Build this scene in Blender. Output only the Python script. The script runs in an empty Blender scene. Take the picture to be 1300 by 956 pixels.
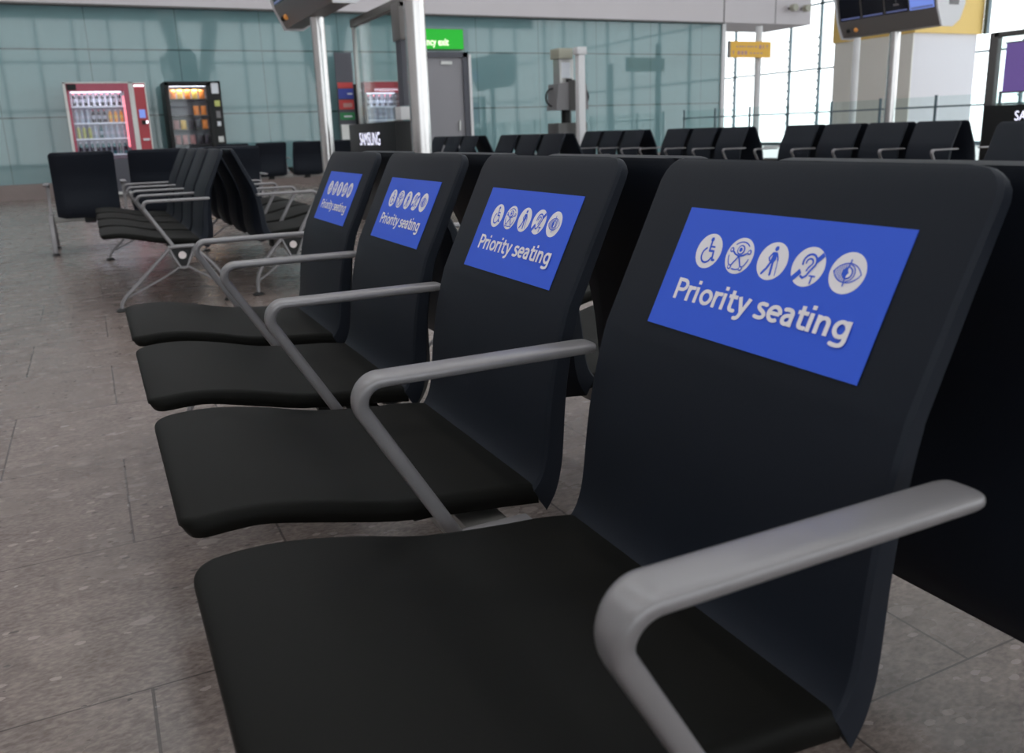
import bpy, bmesh, math, random
from mathutils import Vector, Matrix
random.seed(7)
S = bpy.context.scene
COL = S.collection
PI = math.pi

# ------------------------------------------------------------------ camera
cam_data = bpy.data.cameras.new('camera')
cam = bpy.data.objects.new('camera', cam_data)
COL.objects.link(cam)
yaw, pitch, roll = math.radians(25.7989), math.radians(13.94626), math.radians(-1.99612)
fwd = Vector((math.sin(yaw) * math.cos(pitch), math.cos(yaw) * math.cos(pitch), -math.sin(pitch)))
rt = Vector((math.cos(yaw), -math.sin(yaw), 0))
up = rt.cross(fwd)
r2 = rt * math.cos(roll) + up * math.sin(roll)
u2 = -rt * math.sin(roll) + up * math.cos(roll)
M = Matrix((r2, u2, -fwd)).transposed().to_4x4()
M.translation = Vector((0, 0, .89))
cam.matrix_world = M
cam_data.sensor_width = 36
cam_data.lens = 36 * 1074.04 / 1300
cam_data.shift_y = -44.5 / 1300
cam_data.clip_start = .02
cam_data.clip_end = 400
cam_data.dof.use_dof = True
cam_data.dof.focus_distance = 1.45
cam_data.dof.aperture_fstop = 7.0
S.camera = cam

# ------------------------------------------------------------------ light
W = bpy.data.worlds.new('sky'); S.world = W; W.use_nodes = True
bg = W.node_tree.nodes['Background']
bg.inputs[0].default_value = (.93, .97, 1, 1)
bg.inputs[1].default_value = 3.1
S.view_settings.view_transform = 'Standard'
S.view_settings.look = 'None'
S.view_settings.gamma = 1
S.view_settings.use_curve_mapping = False
S.view_settings.exposure = 0.0
CEIL_LAMP = 22.0      # watts of every ceiling downlight
CEIL = 8.2

# ------------------------------------------------------------------ materials
def mat(name, col, rough=.5, metal=0, spec=.5, emit=0, ecol=None, noise=0, nscale=60, bump=0, coat=0):
    m = bpy.data.materials.new(name); m.use_nodes = True
    nt = m.node_tree; b = nt.nodes['Principled BSDF']
    b.inputs['Base Color'].default_value = (*col, 1)
    b.inputs['Roughness'].default_value = rough
    b.inputs['Metallic'].default_value = metal
    b.inputs['Specular IOR Level'].default_value = spec
    b.inputs['Coat Weight'].default_value = coat
    b.inputs['Coat Roughness'].default_value = .05
    if emit:
        b.inputs['Emission Color'].default_value = (*(ecol or col), 1)
        b.inputs['Emission Strength'].default_value = emit
    if noise or bump:
        tc = nt.nodes.new('ShaderNodeTexCoord')
        n = nt.nodes.new('ShaderNodeTexNoise'); n.inputs['Scale'].default_value = nscale
        n.inputs['Detail'].default_value = 4
        nt.links.new(tc.outputs['Object'], n.inputs['Vector'])
        if noise:
            mx = nt.nodes.new('ShaderNodeMix'); mx.data_type = 'RGBA'
            mx.inputs['A'].default_value = (*[c * (1 - noise) for c in col], 1)
            mx.inputs['B'].default_value = (*[min(1, c * (1 + noise)) for c in col], 1)
            nt.links.new(n.outputs['Fac'], mx.inputs['Factor'])
            nt.links.new(mx.outputs['Result'], b.inputs['Base Color'])
        if bump:
            bp = nt.nodes.new('ShaderNodeBump'); bp.inputs['Strength'].default_value = bump
            bp.inputs['Distance'].default_value = .001
            nt.links.new(n.outputs['Fac'], bp.inputs['Height'])
            nt.links.new(bp.outputs['Normal'], b.inputs['Normal'])
    return m

def glass(name, tint=(1, 1, 1), refl=.1):
    m = bpy.data.materials.new(name); m.use_nodes = True
    nt = m.node_tree; nt.nodes.remove(nt.nodes['Principled BSDF'])
    out = nt.nodes['Material Output']
    t = nt.nodes.new('ShaderNodeBsdfTransparent'); t.inputs[0].default_value = (*tint, 1)
    g = nt.nodes.new('ShaderNodeBsdfGlossy'); g.inputs['Roughness'].default_value = .02
    mx = nt.nodes.new('ShaderNodeMixShader')
    lw = nt.nodes.new('ShaderNodeLayerWeight'); lw.inputs['Blend'].default_value = .5
    pw = nt.nodes.new('ShaderNodeMath'); pw.operation = 'POWER'; pw.inputs[1].default_value = 4
    mul = nt.nodes.new('ShaderNodeMath'); mul.operation = 'MULTIPLY_ADD'; mul.use_clamp = True
    mul.inputs[1].default_value = .6; mul.inputs[2].default_value = refl * .4
    nt.links.new(lw.outputs['Facing'], pw.inputs[0]); nt.links.new(pw.outputs[0], mul.inputs[0]); nt.links.new(mul.outputs[0], mx.inputs[0])
    nt.links.new(t.outputs[0], mx.inputs[1]); nt.links.new(g.outputs[0], mx.inputs[2])
    nt.links.new(mx.outputs[0], out.inputs[0])
    return m

MT = dict(
    seat=mat('black_polyurethane', (.0038, .0036, .0029), .60, spec=.13, noise=.12, nscale=300, bump=.12),
    back=mat('slate_polyurethane', (.0092, .0120, .0195), .55, spec=.20, noise=.10, nscale=300, bump=.10),  # bluish sheen of the windows is put into this base colour
    alu=mat('grey_coated_aluminium', (.235, .222, .232), .36, metal=.3, noise=.05, nscale=25),
    beam=mat('beam_grey', (.30, .29, .28), .4, metal=.3),
    black=mat('black_plastic', (.008, .008, .009), .45, spec=.3),
    blue=mat('sign_blue', (.048, .128, .76), .45, spec=.2, noise=.03, nscale=8),
    white=mat('sign_white', (.92, .87, .92), .45),
    logo=mat('logo_white', (.75, .66, .66), .4),
    bulk=mat('bulkhead_paint', (.60, .56, .59), .6),
    wallw=mat('white_wall_paint', (.66, .65, .65), .7),
    ceil=mat('ceiling_panel', (.42, .41, .42), .7),
    mull=mat('mullion_blue_grey', (.12, .17, .20), .4, metal=.2),
    pole=mat('brushed_steel', (.62, .59, .59), .25, metal=.85),
    polew=mat('white_post_paint', (.72, .71, .73), .4),
    dark=mat('dark_grey_metal', (.10, .095, .095), .45, metal=.2),
    fids=mat('board_housing_grey', (.17, .155, .15), .4, metal=.2),
    fidsw=mat('board_end_white', (.72, .71, .74), .35),
    screen=mat('screen_off', (.008, .009, .016), .15),
    screen_on=mat('screen_lit', (.02, .03, .1), .3, emit=.9, ecol=(.20, .30, .80)),
    screen_bar=mat('screen_text_bar', (.1, .12, .25), .3, emit=.35, ecol=(.16, .19, .42)),
    led_text=mat('lit_lettering', (.8, .8, .9), .4, emit=1.6, ecol=(.80, .80, 1)),
    purple=mat('screen_purple', (.1, .06, .2), .3, emit=.8, ecol=(.11, .07, .23)),
    orange_led=mat('indicator_orange', (.5, .2, .05), .4, emit=.35, ecol=(.6, .25, .05)),
    green=mat('exit_green', (.0, .10, .005), .4, emit=.8, ecol=(.0, .48, .012)),
    exit_text=mat('exit_lettering', (.9, .9, .8), .4, emit=1.1, ecol=(.85, .9, .62)),
    door=mat('door_grey', (.27, .26, .285), .5),
    doorf=mat('door_frame_dark', (.07, .07, .09), .45),
    steel=mat('satin_steel', (.5, .49, .48), .35, metal=.6),
    red=mat('vending_red', (.42, .03, .045), .35),
    redlit=mat('vending_red_lit', (.6, .05, .07), .35, emit=.35, ecol=(.5, .05, .08)),
    header=mat('vending_header_red', (.30, .035, .07), .3, emit=.12, ecol=(.4, .04, .1)),
    inner=mat('vending_liner', (.42, .42, .46), .5),
    shelf=mat('vending_shelf', (.75, .77, .82), .4, emit=.25, ecol=(.7, .75, .9)),
    strip=mat('light_strip', (.9, .9, 1), .4, emit=3.0, ecol=(.85, .88, 1)),
    strip_red=mat('light_strip_red', (.9, .2, .3), .4, emit=1.8, ecol=(1, .18, .22)),
    cola=mat('bottle_cola', (.03, .015, .03), .25), water=mat('bottle_water', (.45, .52, .62), .25),
    orange=mat('bottle_orange', (.85, .36, .05), .3), lime=mat('bottle_lime', (.50, .52, .14), .3),
    teal=mat('bottle_teal', (.03, .12, .14), .3), capred=mat('cap_red', (.6, .06, .10), .4),
    capw=mat('cap_white', (.7, .72, .78), .4), labelw=mat('bottle_label', (.55, .56, .66), .4),
    bag_o=mat('bag_orange', (.85, .26, .05), .4, emit=.12, ecol=(.9, .3, .05)),
    bag_y=mat('bag_yellow', (.75, .50, .10), .4, emit=.10, ecol=(.8, .5, .1)),
    bag_p=mat('bag_pink', (.50, .24, .22), .4), bag_d=mat('bag_dark', (.06, .05, .06), .4),
    yellow=mat('sign_yellow', (.85, .47, .03), .5), yband=mat('yellow_cladding', (.88, .60, .18), .6),
    beige=mat('cream_wall_paint', (.90, .875, .82), .7), lilac=mat('pale_wall_paint', (.82, .80, .85), .7),  # shaded and lit face of one block, light put into the colours
    cap=mat('cap_beige', (.40, .39, .32), .5), greyp=mat('grey_plastic', (.20, .19, .20), .5),
    apron=mat('apron_concrete', (.62, .63, .64), .9, noise=.08, nscale=.3),
    posterblue=mat('poster_blue', (.04, .06, .35), .5), posterred=mat('poster_red', (.55, .05, .05), .5),
    postergreen=mat('poster_green', (.03, .22, .08), .5),
    skirting=mat('skirting_stone', (.235, .185, .175), .35, noise=.15, nscale=6),
    lampglow=mat('lamp_glow', (1, 1, 1), .5, emit=6, ecol=(1, .97, .92)),
    glass=glass('clear_glass', (.97, .985, .98), .10),
    glassg=glass('balustrade_glass', (.92, .965, .96), .10),
    glassv=glass('vending_glass', (.95, .96, .98), .06),
)

# floor: stone tiles laid half-bond with flecks
def floor_mat():
    m = bpy.data.materials.new('terrazzo_tile'); m.use_nodes = True
    nt = m.node_tree; N = nt.nodes; L = nt.links; b = N['Principled BSDF']
    def mth(op, a, c=None, clamp=False):
        n = N.new('ShaderNodeMath'); n.operation = op; n.use_clamp = clamp
        for i, v in enumerate((a, c)):
            if v is None: continue
            if isinstance(v, (int, float)): n.inputs[i].default_value = v
            else: L.new(v, n.inputs[i])
        return n.outputs[0]
    tc = N.new('ShaderNodeTexCoord'); sp = N.new('ShaderNodeSeparateXYZ'); L.new(tc.outputs['Object'], sp.inputs[0])
    x, y = sp.outputs[0], sp.outputs[1]
    yy = mth('DIVIDE', mth('SUBTRACT', y, 1.995), .598)
    row = mth('FLOOR', yy); fy = mth('SUBTRACT', yy, row)
    par = mth('FLOORED_MODULO', row, 2.0)
    xx = mth('DIVIDE', mth('ADD', mth('SUBTRACT', x, -.02), mth('MULTIPLY', par, .31)), .62)
    colm = mth('FLOOR', xx); fx = mth('SUBTRACT', xx, colm)
    def edge(f, wd):
        d = mth('MINIMUM', f, mth('SUBTRACT', 1.0, f))
        return mth('LESS_THAN', d, wd)
    joint = mth('MAXIMUM', edge(fx, .0042), edge(fy, .0032))
    cmb = N.new('ShaderNodeCombineXYZ'); L.new(row, cmb.inputs[0]); L.new(colm, cmb.inputs[1])
    wn = N.new('ShaderNodeTexWhiteNoise'); L.new(cmb.outputs[0], wn.inputs['Vector'])
    # texture space shifted per tile
    off = N.new('ShaderNodeVectorMath'); off.operation = 'MULTIPLY_ADD'
    L.new(wn.outputs['Color'], off.inputs[0]); off.inputs[1].default_value = (7, 7, 7); L.new(tc.outputs['Object'], off.inputs[2])
    mp = N.new('ShaderNodeMapping'); mp.inputs['Scale'].default_value = (1, 1.7, 1); L.new(off.outputs[0], mp.inputs[0])
    def noise(sc, det=5, dist=0):
        n = N.new('ShaderNodeTexNoise'); n.inputs['Scale'].default_value = sc; n.inputs['Detail'].default_value = det
        n.inputs['Distortion'].default_value = dist; L.new(mp.outputs[0], n.inputs['Vector']); return n.outputs['Fac']
    def ramp(v, stops):
        r = N.new('ShaderNodeValToRGB'); L.new(v, r.inputs[0]); e = r.color_ramp.elements
        e[0].position, e[0].color = stops[0][0], (*stops[0][1], 1); e[1].position, e[1].color = stops[-1][0], (*stops[-1][1], 1)
        for p, c in stops[1:-1]: k = e.new(p); k.color = (*c, 1)
        return r.outputs[0]
    base = ramp(noise(11, 8, .6), [(.32, (.150, .119, .109)), (.5, (.228, .187, .172)), (.68, (.320, .264, .245))])
    def mixc(f, a, c, typ='MIX'):
        n = N.new('ShaderNodeMix'); n.data_type = 'RGBA'; n.blend_type = typ
        for s, v in (('Factor', f), ('A', a), ('B', c)):
            if isinstance(v, (int, float)): n.inputs[s].default_value = v
            elif isinstance(v, tuple): n.inputs[s].default_value = (*v, 1)
            else: L.new(v, n.inputs[s])
        return n.outputs['Result']
    base = mixc(.55, base, ramp(noise(75, 6, .2), [(.33, (.12, .095, .088)), (.5, (.235, .193, .178)), (.67, (.36, .30, .28))]))
    vor = N.new('ShaderNodeTexVoronoi'); vor.inputs['Scale'].default_value = 24; L.new(mp.outputs[0], vor.inputs['Vector'])
    dsh = mth('ADD', vor.outputs['Distance'], mth('MULTIPLY', noise(60, 3), .35))
    sep = N.new('ShaderNodeSeparateColor'); L.new(vor.outputs['Color'], sep.inputs[0])
    fleck = mth('MULTIPLY', mth('LESS_THAN', dsh, .42), mth('GREATER_THAN', sep.outputs[0], .80))
    fleckd = mth('MULTIPLY', mth('LESS_THAN', dsh, .36), mth('LESS_THAN', sep.outputs[0], .12))
    c1 = mixc(mth('MULTIPLY', fleck, .7), base, (.46, .39, .37))
    c2 = mixc(mth('MULTIPLY', fleckd, .8), c1, (.08, .07, .068))
    vor2 = N.new('ShaderNodeTexVoronoi'); vor2.inputs['Scale'].default_value = 8; L.new(mp.outputs[0], vor2.inputs['Vector'])
    sep2 = N.new('ShaderNodeSeparateColor'); L.new(vor2.outputs['Color'], sep2.inputs[0])
    d2 = mth('ADD', vor2.outputs['Distance'], mth('MULTIPLY', noise(30, 4), .4))
    big = mth('MULTIPLY', mth('LESS_THAN', d2, .40), mth('GREATER_THAN', sep2.outputs[1], .72))
    c3 = mixc(mth('MULTIPLY', big, .5), c2, (.42, .36, .345))
    vary = N.new('ShaderNodeMapRange'); L.new(wn.outputs['Value'], vary.inputs[0]); vary.inputs[3].default_value = .82; vary.inputs[4].default_value = .93
    hsv = N.new('ShaderNodeHueSaturation'); hsv.inputs['Saturation'].default_value = 1.15; L.new(c3, hsv.inputs['Color']); L.new(vary.outputs[0], hsv.inputs['Value'])
    c4 = mixc(mth('MULTIPLY', joint, .8), hsv.outputs[0], (.05, .04, .038))
    L.new(c4, b.inputs['Base Color'])
    rg = N.new('ShaderNodeMapRange'); L.new(noise(5, 4), rg.inputs[0]); rg.inputs[3].default_value = .18; rg.inputs[4].default_value = .34
    L.new(rg.outputs[0], b.inputs['Roughness'])
    b.inputs['Specular IOR Level'].default_value = .5
    return m
MT['floor'] = floor_mat()

# back-painted glass wall cladding: panels with thin dark joints
def cladding_mat():
    m = bpy.data.materials.new('green_glass_cladding'); m.use_nodes = True
    nt = m.node_tree; N = nt.nodes; L = nt.links; b = N['Principled BSDF']
    tc = N.new('ShaderNodeTexCoord'); sp = N.new('ShaderNodeSeparateXYZ'); L.new(tc.outputs['Object'], sp.inputs[0])
    def mth(op, a, c=None):
        n = N.new('ShaderNodeMath'); n.operation = op
        for i, v in enumerate((a, c)):
            if v is None: continue
            if isinstance(v, (int, float)): n.inputs[i].default_value = v
            else: L.new(v, n.inputs[i])
        return n.outputs[0]
    fx = mth('FRACT', mth('DIVIDE', mth('ADD', sp.outputs[0], 40.2), 1.5))
    jx = mth('LESS_THAN', fx, .012)
    def hz(z0): return mth('LESS_THAN', mth('ABSOLUTE', mth('SUBTRACT', sp.outputs[2], z0)), .014)
    j = mth('MAXIMUM', mth('MAXIMUM', hz(2.545), hz(1.40)), mth('MULTIPLY', jx, .6))
    n = N.new('ShaderNodeMix'); n.data_type = 'RGBA'
    n.inputs['A'].default_value = (.165, .280, .300, 1); n.inputs['B'].default_value = (.05, .085, .09, 1)
    L.new(j, n.inputs['Factor']); L.new(n.outputs['Result'], b.inputs['Base Color'])
    b.inputs['Roughness'].default_value = .035
    b.inputs['IOR'].default_value = 1.58
    return m
MT['clad'] = cladding_mat()

# ------------------------------------------------------------------ mesh helpers
def box(bm, x0, x1, y0, y1, z0, z1, mi=0, bev=0):
    vs = [bm.verts.new((x, y, z)) for x in (x0, x1) for y in (y0, y1) for z in (z0, z1)]
    fs = []
    for a in ((0, 1, 3, 2), (4, 6, 7, 5), (0, 4, 5, 1), (2, 3, 7, 6), (0, 2, 6, 4), (1, 5, 7, 3)):
        f = bm.faces.new([vs[i] for i in a]); f.material_index = mi; fs.append(f)
    if bev:
        es = list({e for f in fs for e in f.edges})
        r = bmesh.ops.bevel(bm, geom=es, offset=bev, segments=2, profile=.6, affect='EDGES')
        for f in r['faces']: f.material_index = mi
    return vs

def rings(bm, rs, mi=0, caps=True, closed=False):
    vv = [[bm.verts.new(p) for p in r] for r in rs]
    n = len(rs[0])
    for i in range(len(vv) - 1 + (1 if closed else 0)):
        a, c = vv[i], vv[(i + 1) % len(vv)]
        for k in range(n):
            f = bm.faces.new((a[k], a[(k + 1) % n], c[(k + 1) % n], c[k])); f.material_index = mi
    if caps and not closed:
        f = bm.faces.new(vv[0][::-1]); f.material_index = mi
        f = bm.faces.new(vv[-1]); f.material_index = mi

def cyl(bm, c, r, z0, z1, n=24, mi=0, axis='z', r1=None):
    r1 = r if r1 is None else r1
    def P(a, rr, h):
        u, v = rr * math.cos(a), rr * math.sin(a)
        return {'z': (c[0] + u, c[1] + v, h), 'y': (c[0] + u, h, c[1] + v), 'x': (h, c[0] + u, c[1] + v)}[axis]
    rings(bm, [[P(2 * PI * k / n, r, z0) for k in range(n)], [P(2 * PI * k / n, r1, z1) for k in range(n)]], mi)

def prism(bm, poly, y0, y1, mi=0):      # polygon in x,z pulled along y
    rings(bm, [[(x, y0, z) for x, z in poly], [(x, y1, z) for x, z in poly]], mi)

def sweep(bm, pts, w, t, mi=0, n=12, sq=.75):
    """flattened bar along a path in the x,z plane; w(i) half width across y, t(i) half thickness"""
    rs = []
    for i, p in enumerate(pts):
        a = pts[max(0, i - 1)]; c = pts[min(len(pts) - 1, i + 1)]
        d = Vector((c[0] - a[0], 0, c[1] - a[1])).normalized()
        nrm = Vector((-d.z, 0, d.x))
        r = []
        for k in range(n):
            an = 2 * PI * k / n
            cu, su = math.cos(an), math.sin(an)
            cu = math.copysign(abs(cu) ** sq, cu); su = math.copysign(abs(su) ** sq, su)
            q = Vector((p[0], 0, p[1])) + nrm * su * t(i) + Vector((0, cu * w(i), 0))
            r.append(tuple(q))
        rs.append(r)
    rings(bm, rs, mi)

def finish(bm, name, mats, smooth=True, angle=38):
    bmesh.ops.recalc_face_normals(bm, faces=bm.faces)
    lim = math.radians(angle)
    for f in bm.faces: f.smooth = smooth
    for e in bm.edges:
        if len(e.link_faces) == 2: e.smooth = e.calc_face_angle(0) < lim
        else: e.smooth = False
    me = bpy.data.meshes.new(name); bm.to_mesh(me); bm.free()
    for m in mats: me.materials.append(MT[m] if isinstance(m, str) else m)
    return me

def put(name, me, parent=None, loc=(0, 0, 0), rot=0, label=None, cat=None, group=None, kind=None):
    o = bpy.data.objects.new(name, me); COL.objects.link(o)
    o.location = loc; o.rotation_euler = (0, 0, rot)
    if parent: o.parent = parent
    if label: o['label'] = label
    if cat: o['category'] = cat
    if group: o['group'] = group
    if kind: o['kind'] = kind
    return o

def thing(name, label, cat, loc=(0, 0, 0), rot=0, group=None):
    return put(name, None, None, loc, rot, label, cat, group)

def struct(name, me, parent=None, label=None):
    return put(name, me, parent, kind='structure', label=label)

def B(): return bmesh.new()
def boxes(name, mats, *bs, bev=0, smooth=True):
    bm = B()
    for b in bs:
        box(bm, *b[:6], mi=b[6] if len(b) > 6 else 0, bev=bev)
    return finish(bm, name, mats, smooth)

def lerp(a, b, t): return a + (b - a) * t
def resample(pts, per=4):
    """Catmull-Rom through points"""
    out = []
    P = [pts[0]] + list(pts) + [pts[-1]]
    for i in range(1, len(P) - 2):
        for k in range(per):
            t = k / per
            out.append(tuple(.5 * (2 * P[i][j] + (P[i + 1][j] - P[i - 1][j]) * t + (2 * P[i - 1][j] - 5 * P[i][j] + 4 * P[i + 1][j] - P[i + 2][j]) * t * t
                                   + (3 * P[i][j] - P[i - 1][j] - 3 * P[i + 1][j] + P[i + 2][j]) * t ** 3) for j in range(len(pts[0]))))
    out.append(tuple(pts[-1]))
    return out

# ------------------------------------------------------------------ the room
bm = B(); box(bm, -9, 24.7, -12, 36, -.2, 0)
struct('floor', finish(bm, 'floor', ['floor']))
ADDED_SKYLIGHTS = [(-5, -3.2), (0, 1.8), (5, 6.8), (10, 11.8)]  # unseen skylight strips, added to give soft light from above
bm = B(); xa = -9
for x0, x1 in ADDED_SKYLIGHTS + [(24.7, 24.7)]:
    box(bm, xa, x0, -12, 36, CEIL, CEIL + .2); xa = x1
    if x1 < 24.7: box(bm, x0, x1, -12, -4, CEIL, CEIL + .2); box(bm, x0, x1, 16, 36, CEIL, CEIL + .2)
struct('ceiling', finish(bm, 'ceiling', ['ceil']))
for i, (x0, x1) in enumerate(ADDED_SKYLIGHTS):  # bars and glazing of the added skylights
    bm = B()
    for k in range(9): box(bm, x0, x1, -4 + k * 2.5 - .03, -4 + k * 2.5 + .03, CEIL + .05, CEIL + .18)
    fr = struct('window_%d' % (3 + i), finish(bm, 'window_frame', ['mull']))
    bm = B(); box(bm, x0, x1, -4, 16, CEIL + .14, CEIL + .15); struct('pane', finish(bm, 'pane', ['glass']), fr)
# back wall: stone skirting, green glass cladding, bulkhead above
WY = 17.4
bm = B(); box(bm, -9, 14.41, WY, WY + .3, .27, 3.285)
struct('wall_back', finish(bm, 'wall_back', ['clad']))
bm = B(); box(bm, -9, 14.41, WY - .03, WY + .3, 0, .27)
struct('baseboard_back', finish(bm, 'baseboard_back', ['skirting']))
bm = B(); box(bm, -9, 14.36, WY - .12, WY + .3, 3.285, CEIL); box(bm, 14.36, 14.40, WY - .10, WY + .3, 3.285, CEIL, 1); box(bm, 14.40, 17.2, WY - .12, WY + 1.6, 3.285, CEIL)
box(bm, 16.0, 16.02, WY - .125, WY - .11, 3.29, CEIL, 1)
struct('wall_bulkhead', finish(bm, 'wall_bulkhead', ['bulk', 'dark']))
bm = B(); box(bm, -9, 14.41, WY - .14, WY + .0, 3.255, 3.285)
struct('trim_1', finish(bm, 'trim_1', ['dark']))
bm = B(); box(bm, 14.41, 14.52, WY - .05, WY + .3, 0, 3.285)
struct('trim_2', finish(bm, 'trim_2', ['polew']))
bm = B(); box(bm, 14.22, 14.41, WY + .3, 36, 0, CEIL)
struct('wall_return', finish(bm, 'wall_return', ['wallw']))
bm = B(); box(bm, 14.41, 24.9, 35.8, 36, 0, CEIL)
struct('wall_far', finish(bm, 'wall_far', ['wallw']))
bm = B(); box(bm, -9.2, -9, -12, 17.7, 0, CEIL)
struct('wall_left', finish(bm, 'wall_left', ['wallw']))

# glazed facades: right side and the side behind the camera
def facade_x(name, X, y0, y1, ys, zs):
    bm = B()
    for y in ys: 
        box(bm, X - .03, X + .08, y - .03, y + .03, 0, CEIL)
        z = .5
        while z < 4:                      # little glass clamps up the mullion
            box(bm, X - .08, X - .03, y - .05, y + .05, z, z + .06); z += .30
    for z in zs: box(bm, X - .02, X + .06, y0, y1, z - .03, z + .03)
    box(bm, X - .05, X + .12, y0, y1, 0, .12)
    fr = struct(name, finish(bm, name, ['mull']))
    bm = B(); box(bm, X + .02, X + .035, y0, y1, .1, CEIL)
    struct('pane', finish(bm, 'pane', ['glass']), fr)
ys = [28.8, 25.7, 24.2, 19.0]
y = 16.4
while y > -12: ys.append(y); y -= 2.24
ys += [31.4, 33.6]
facade_x('window_1', 24.6, -12, 35.8, ys, (2.74, 5.0))

def facade_y(name, Y, x0, x1):
    bm = B(); x = x0
    k = 0
    while x < x1:
        box(bm, x - .04, x + .04, Y - .08, Y + .05, 0, 6.7)
        x += 1.55
    for z in (2.55, 4.75): box(bm, x0, x1, Y - .05, Y + .02, z - .04, z + .04)
    box(bm, x0, x1, Y - .08, Y + .05, 0, .12)
    fr = struct(name, finish(bm, name, ['mull']))
    bm = B(); box(bm, x0, x1, Y - .02, Y - .005, .1, 6.7)
    struct('pane', finish(bm, 'pane', ['glass']), fr)
facade_y('window_2', -12, -7.5, 24.6)
bm = B(); box(bm, -9, -7.5, -12.2, -12, 0, 6.7); box(bm, -9, 24.7, -12.2, -12, 6.7, CEIL)
struct('wall_front', finish(bm, 'wall_front', ['greyp']))
bm = B(); box(bm, -60, 120, -80, 120, -4.6, -4.5)
struct('ground_apron', finish(bm, 'ground_apron', ['apron']))

# two raking roof columns far behind the camera, seen mirrored in the cladding
def vcol(x, y, label):
    t = thing('roof_column', label, 'column', (x, y, 0))
    bm = B(); cyl(bm, (0, 0), .35, 0, 3.0, 20, r1=.30)
    put('shaft', finish(bm, 'shaft', ['polew']), t)
    for s in (-1, 1):
        bm = B()
        rs = []
        for k in range(5):
            f = k / 4; z = lerp(2.95, CEIL - .02, f); cx = s * lerp(.12, 1.3, f ** .8); r = lerp(.26, .42, f)
            rs.append([(cx + r * math.cos(a * PI / 8), r * math.sin(a * PI / 8), z) for a in range(16)])
        rings(bm, rs); put('branch', finish(bm, 'branch', ['polew']), t)
vcol(5.2, -9.5, 'forked white roof column by the glazing behind, nearer the left wall')
vcol(11.5, -9.5, 'forked white roof column by the glazing behind, nearer the right windows')

# ceiling downlights
k = 0
for lx in (-6.5, -1.5, 3.4, 8.4, 14):
    for ly in (-8, -2, 4, 10, 15.5):
        bm = B(); cyl(bm, (0, 0), .11, -.05, 0, 20)
        lm = finish(bm, 'rim', ['dark'])
        t = thing('downlight', 'small round ceiling downlight over the departure lounge floor', 'ceiling light', (lx, ly, CEIL - .002), 0, 'ceiling downlights')
        put('rim', lm, t)
        bm = B(); cyl(bm, (0, 0), .085, -.056, -.0505, 20)
        put('lens', finish(bm, 'lens', ['lampglow']), t)
        ld = bpy.data.lights.new('bulb', 'AREA'); ld.shape = 'DISK'; ld.size = .17; ld.energy = CEIL_LAMP; ld.color = (1, .93, .86)
        lo = bpy.data.objects.new('bulb', ld); COL.objects.link(lo); lo.parent = t; lo.location = (0, 0, -.06)

# ------------------------------------------------------------------ beam seating
XO = .40          # local origin of a bench under its seats
WS = .493; PITCH = .6
SEAT_TOP = [(.044, .410), (.0452, .4135), (.050, .4165), (.060, .419), (.08, .421), (.115, .4225), (.165, .419), (.24, .405), (.33, .383), (.43, .372), (.50, .367), (.553, .359)]
SEAT_BOT = [(.047, .402), (.049, .397), (.054, .392), (.062, .3902), (.08, .3905), (.115, .392), (.155, .390), (.234, .372), (.33, .350), (.43, .339), (.50, .332), (.56, .325)]

def seat_mesh():
    bm = B(); top = resample(SEAT_TOP, 3); bot = resample(SEAT_BOT, 3)
    rs = []; n = len(top); h = WS / 2
    x0 = top[0][0]
    for i in range(n):
        tx, tz = top[i]; bx, bz = bot[i]
        d = tx - x0; R = .034
        hw = h if d >= R else h - R + math.sqrt(max(0, R * R - (R - d) ** 2))
        e = .007
        r = [(-hw, lerp(tx, bx, .6), lerp(tz, bz, .6)), (-hw + .0015, tx, tz - e), (-hw + .007, tx, tz - .0012), (-hw + .014, tx, tz)]
        r += [(hw - .014, tx, tz), (hw - .007, tx, tz - .0012), (hw - .0015, tx, tz - e), (hw, lerp(tx, bx, .6), lerp(tz, bz, .6))]
        r += [(hw - .004, bx, bz + .002), (hw - .03, bx, bz), (-hw + .03, bx, bz), (-hw + .004, bx, bz + .002)]
        rs.append([(x - XO, y, z) for y, x, z in r])
    rings(bm, rs)
    return finish(bm, 'seat', ['seat'], angle=50)

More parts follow.
